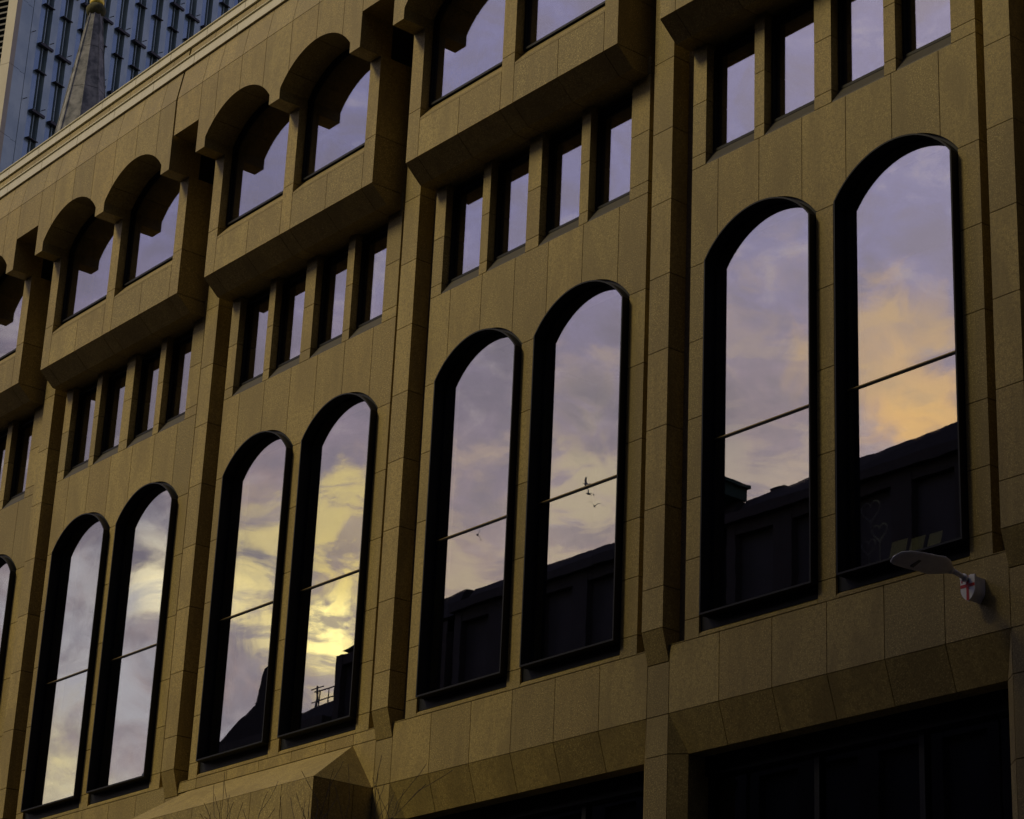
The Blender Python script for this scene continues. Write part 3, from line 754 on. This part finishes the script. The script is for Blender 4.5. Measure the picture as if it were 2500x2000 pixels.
# unseen block added to cut light from the right end of the street
eb = thing('office_block', 'unseen tall dark block added at the right hand end of the street to cut light', 'building', (58, -20, 0))
w = MB()
for i in range(9): w.box(48.0, 48.5, -46 + i * 5.6, -45.1 + i * 5.6, -12.1, 30)
for j in range(11): w.box(48.02, 48.48, -46, 0.0, -12.1 + j * 4.15, -11.2 + j * 4.15)
w.box(48.9, 66, -46, 0, -12.1, 30); w.box(47.8, 66, -46.2, 0.2, 30, 30.6); w.build('wall', 'dark_brick', eb)
w = MB(); w.box(49.5, 65, -45, -1, 30.6, 33); w.build('roof', 'slate', eb)
for i in range(8):
    for j in range(10):
        w = MB(); w.box(48.3, 48.35, -45.1 + i * 5.6, -40.4 + i * 5.6, -11.2 + j * 4.15, -7.95 + j * 4.15); w.build('window', 'far_glass', eb)
# chimneys and plant along the mirrored rooflines
rr = random.Random(3)
for (bb, xa_, xb_, z_, n_) in ((ob, -48.5, -37.5, 18.95, 9), (ob2, -32.3, -22.8, 19.0, 8), (o3, -56.5, -50.5, 18.7, 5)):
    for i in range(n_):
        x_ = xa_ + (xb_ - xa_) * (i + rr.random() * 0.7) / n_
        c_ = MB(); w_ = rr.uniform(0.2, 0.9); h_ = rr.uniform(0.02, 0.11)
        c_.box(x_, x_ + w_, -33.6, -33.0, z_ - 0.3, z_ + h_); c_.build('chimney', 'slate', bb)
# rooftop masts and rails
def mast(x, y, z0, z1, arms, label):
    t = MB(); t.tube([(x, y, z0), (x, y, z1)], [0.06, 0.04], 8)
    for dz, w in arms: t.tube([(x - w, y, z1 - dz), (x + w, y, z1 - dz)], [0.03, 0.03], 6)
    t.tube([(x + 0.35, y, z0), (x, y, z0 + 1.2)], [0.03, 0.03], 6)
    o = t.build('roof_mast', 'pole', None); tag(o, label, 'antenna', 'masts on the low roof')
mast(-64.6, -33.2, 15.2, 18.0, ((0.05, 0.35), (0.5, 0.3), (1.4, 0.5)), 'tallest roof mast with short arms above the low dark block')
mast(-66.4, -33.2, 15.0, 16.7, ((0.1, 0.2), (0.5, 0.3)), 'thin roof mast low on the sloping gable')
mast(-65.5, -33.2, 15.0, 17.3, ((0.1, 0.25), (0.35, 0.45), (0.9, 0.35)), 'roof mast with three cross arms left of the tallest one')
mast(-60.7, -33.2, 15.6, 17.1, ((0.1, 0.5), (0.7, 0.4)), 'short roof mast at the left end of the roof railing')
mast(-58.9, -33.2, 15.8, 16.9, ((0.1, 0.4),), 'shortest roof mast at the right end of the roof railing')
rl = MB()
for z in (16.3, 16.75): rl.tube([(-60.6, -33.0, z), (-58.3, -33.0, z)], [0.03, 0.03], 6)
for x in (-60.2, -59.5, -58.8): rl.tube([(x, -33.0, 15.2), (x, -33.0, 16.78)], [0.03, 0.03], 6)
tag(rl.build('roof_railing', 'pole', None), 'dark rooftop railing between the two short masts', 'railing')
# green copper dome and cornice
dm = thing('dome_turret', 'small green copper dome on a turret beside the lowest block across the street', 'turret', (-73.2, -33.5, 0))
d = MB(); d.tube([(-73.2, -33.5, -12.1), (-73.2, -33.5, 13.6)], [1.5, 1.5], 12); d.build('turret_wall', 'dark_stone', dm)
d = MB(); n = 8; d.tube([(-73.2, -33.5, 13.6 + 2.4 * math.sin(i * math.pi / 2 / n)) for i in range(n + 1)], [1.6 * math.cos(i * math.pi / 2 / n) + 0.05 for i in range(n + 1)], 16); d.build('dome', 'copper', dm, True)
d = MB(); d.tube([(-73.2, -33.5, 15.9), (-73.2, -33.5, 17.0)], [0.12, 0.02], 8); d.build('finial', 'copper', dm)

# ------------------------------------------------------------------ office tower behind
T0 = Vector((-77.84, 22.39, 53.09)); e = Vector((-0.35, 0.94, 0)).normalized(); e2 = Vector((-0.90, -0.43, 0)).normalized()
nrm = Vector((e.y, -e.x, 0)); nrm2 = Vector((e2.y, -e2.x, 0)) * -1
if nrm2.y > 0: nrm2 = -nrm2
tower = thing('office_tower', 'tall pale blue panelled office tower with dark vertical glass slots, left behind the roof edge', 'tower', (T0.x, T0.y, 0))
ZT = 95.0
def obox(mb, o, d, nn, a0, a1, n0, n1, z0, z1):
    c = [o + d * a + nn * b for a, b in ((a0, n0), (a1, n0), (a1, n1), (a0, n1))]
    mb.hull([(p.x, p.y, z0) for p in c], [(p.x, p.y, z1) for p in c])
O = Vector((T0.x, T0.y, 0))
wl = MB(); obox(wl, O, e, nrm, 0.2, 60, -20, -0.35, -12.1, ZT); wl.build('glass_wall', 'tower_glass', tower)
pn = MB(); pb_ = MB(); bl = MB(); br = MB(); rod = MB()
per = 1.46; fl = 4.06; zf0 = 49.9
for i in range(38):
    a = 1.30 + i * per
    obox(pn, O, e, nrm, a, a + 0.30, -0.35, 0.10, 8.0, ZT); obox(pn, O, e, nrm, a + 0.33, a + 0.60, -0.35, 0.03, 8.0, ZT)
    obox(bl, O, e, nrm, a + 0.61, a + 1.06, -0.35, -0.08, 8.0, ZT)
    obox(pb_, O, e, nrm, a + 1.16, a + 1.20, -0.35, -0.02, 8.0, ZT)
    for j in range(-9, 11):
        z = zf0 + j * fl
        if i < 14 and -2 <= j <= 4:
            br = MB(); obox(br, O, e, nrm, a + 0.80, a + 1.78, -0.1, 0.20, z, z + 0.15); br.build('bracket', 'tower_metal', tower)
        obox(rod, O, e, nrm, a + 0.80, a + 1.55, -0.1, 0.16, z - 1.55, z - 1.50)
        obox(rod, O, e, nrm, a + 0.10, a + 0.14, 0.10, 0.35, z + 0.4, z + 0.43)
pn.build('facade_panels', 'tower_panel', tower); bl.build('blue_panels', 'tower_blue', tower); pb_.build('mullions', 'tower_panel', tower)
rod.build('rods', 'tower_metal', tower)
cl = MB()
for j in range(-12, 12):
    z = 47.6 + j * fl
    obox(cl, O, e, nrm, 0.26, 0.72, -0.4, 0.22, z + 0.02, z + fl); obox(cl, O, e, nrm, 0.77, 1.22, -0.4, 0.14, z + 0.02, z + fl)
cl.build('corner_column', 'tower_panel', tower)
cl = MB()
for j in range(-12, 12): obox(cl, O, e, nrm, -0.10, 0.25, -0.4, 0.24, 47.6 + j * fl + 0.02, 47.6 + (j + 1) * fl)
cl.build('corner_strip', 'tower_panel_warm', tower)
lv = MB(); obox(lv, O, e2, nrm2, 0.1, 25, -0.5, -0.3, -12.1, ZT)
for j in range(190): z = 20 + j * 0.36; obox(lv, O, e2, nrm2, 0.1, 25, -0.3, 0.0, z, z + 0.10)
for j in range(24): obox(lv, O, e2, nrm2, 0.3 + j, 0.42 + j, -0.3, -0.05, 15, ZT)
lv.build('louvre_screen', 'tower_metal', tower)

# ------------------------------------------------------------------ church spire in front of the tower
sb = Vector((-62.6, 18.8, 36.0)); st = Vector((-60.06, 17.87, 45.0)); cx, cy = -60.6, 18.6
spire = thing('church_spire', 'weathered eight sided stone spire with gilded cap, in front of the blue tower', 'spire', (cx, cy, 0))
s1 = MB(); zt0, zt1 = 32.0, 44.95
def octa(r, z, ph=0.2): return [(cx + r * math.cos(2 * math.pi * i / 8 + ph), cy + r * math.sin(2 * math.pi * i / 8 + ph), z) for i in range(8)]
lv_ = [30.0, 34.0, 38.2, 41.4, 43.6, 45.5]
def rad(z): return 0.30 + (45.5 - z) * 0.130
for a, b in zip(lv_, lv_[1:]): s1.hull(octa(rad(a), a + 0.01), octa(rad(b), b - 0.01))
s1.build('spire_shaft', 'spire_stone', spire)
s1 = MB()
for i in range(8):
    a = 2 * math.pi * i / 8 + 0.2
    s1.tube([(cx + rad(z) * 1.0 * math.cos(a), cy + rad(z) * 1.0 * math.sin(a), z) for z in (30, 45.4)], [0.06, 0.035], 6)
s1.build('spire_ribs', 'spire_stone', spire)
s1 = MB(); s1.tube([(cx, cy, z) for z in (45.38, 45.55, 45.75, 45.85, 46.0)], [0.30, 0.44, 0.46, 0.40, 0.28], 14); s1.build('spire_crown', 'spire_moss', spire, True)
s1 = MB(); s1.tube([(cx, cy, z) for z in (45.9, 46.1, 46.35, 46.6, 47.0, 48.1)], [0.30, 0.34, 0.30, 0.18, 0.07, 0.03], 14); s1.build('gilded_cap', 'gold', spire, True)
s1 = MB(); s1.box(cx - 3, cx + 3, cy - 3, cy + 3, -12.1, 22.0); s1.hull([(cx - 2.8, cy - 2.8, 22), (cx + 2.8, cy - 2.8, 22), (cx + 2.8, cy + 2.8, 22), (cx - 2.8, cy + 2.8, 22)], [(cx - 2.3, cy - 2.3, 30), (cx + 2.3, cy - 2.3, 30), (cx + 2.3, cy + 2.3, 30), (cx - 2.3, cy + 2.3, 30)])
s1.build('church_tower', 'spire_stone', spire)
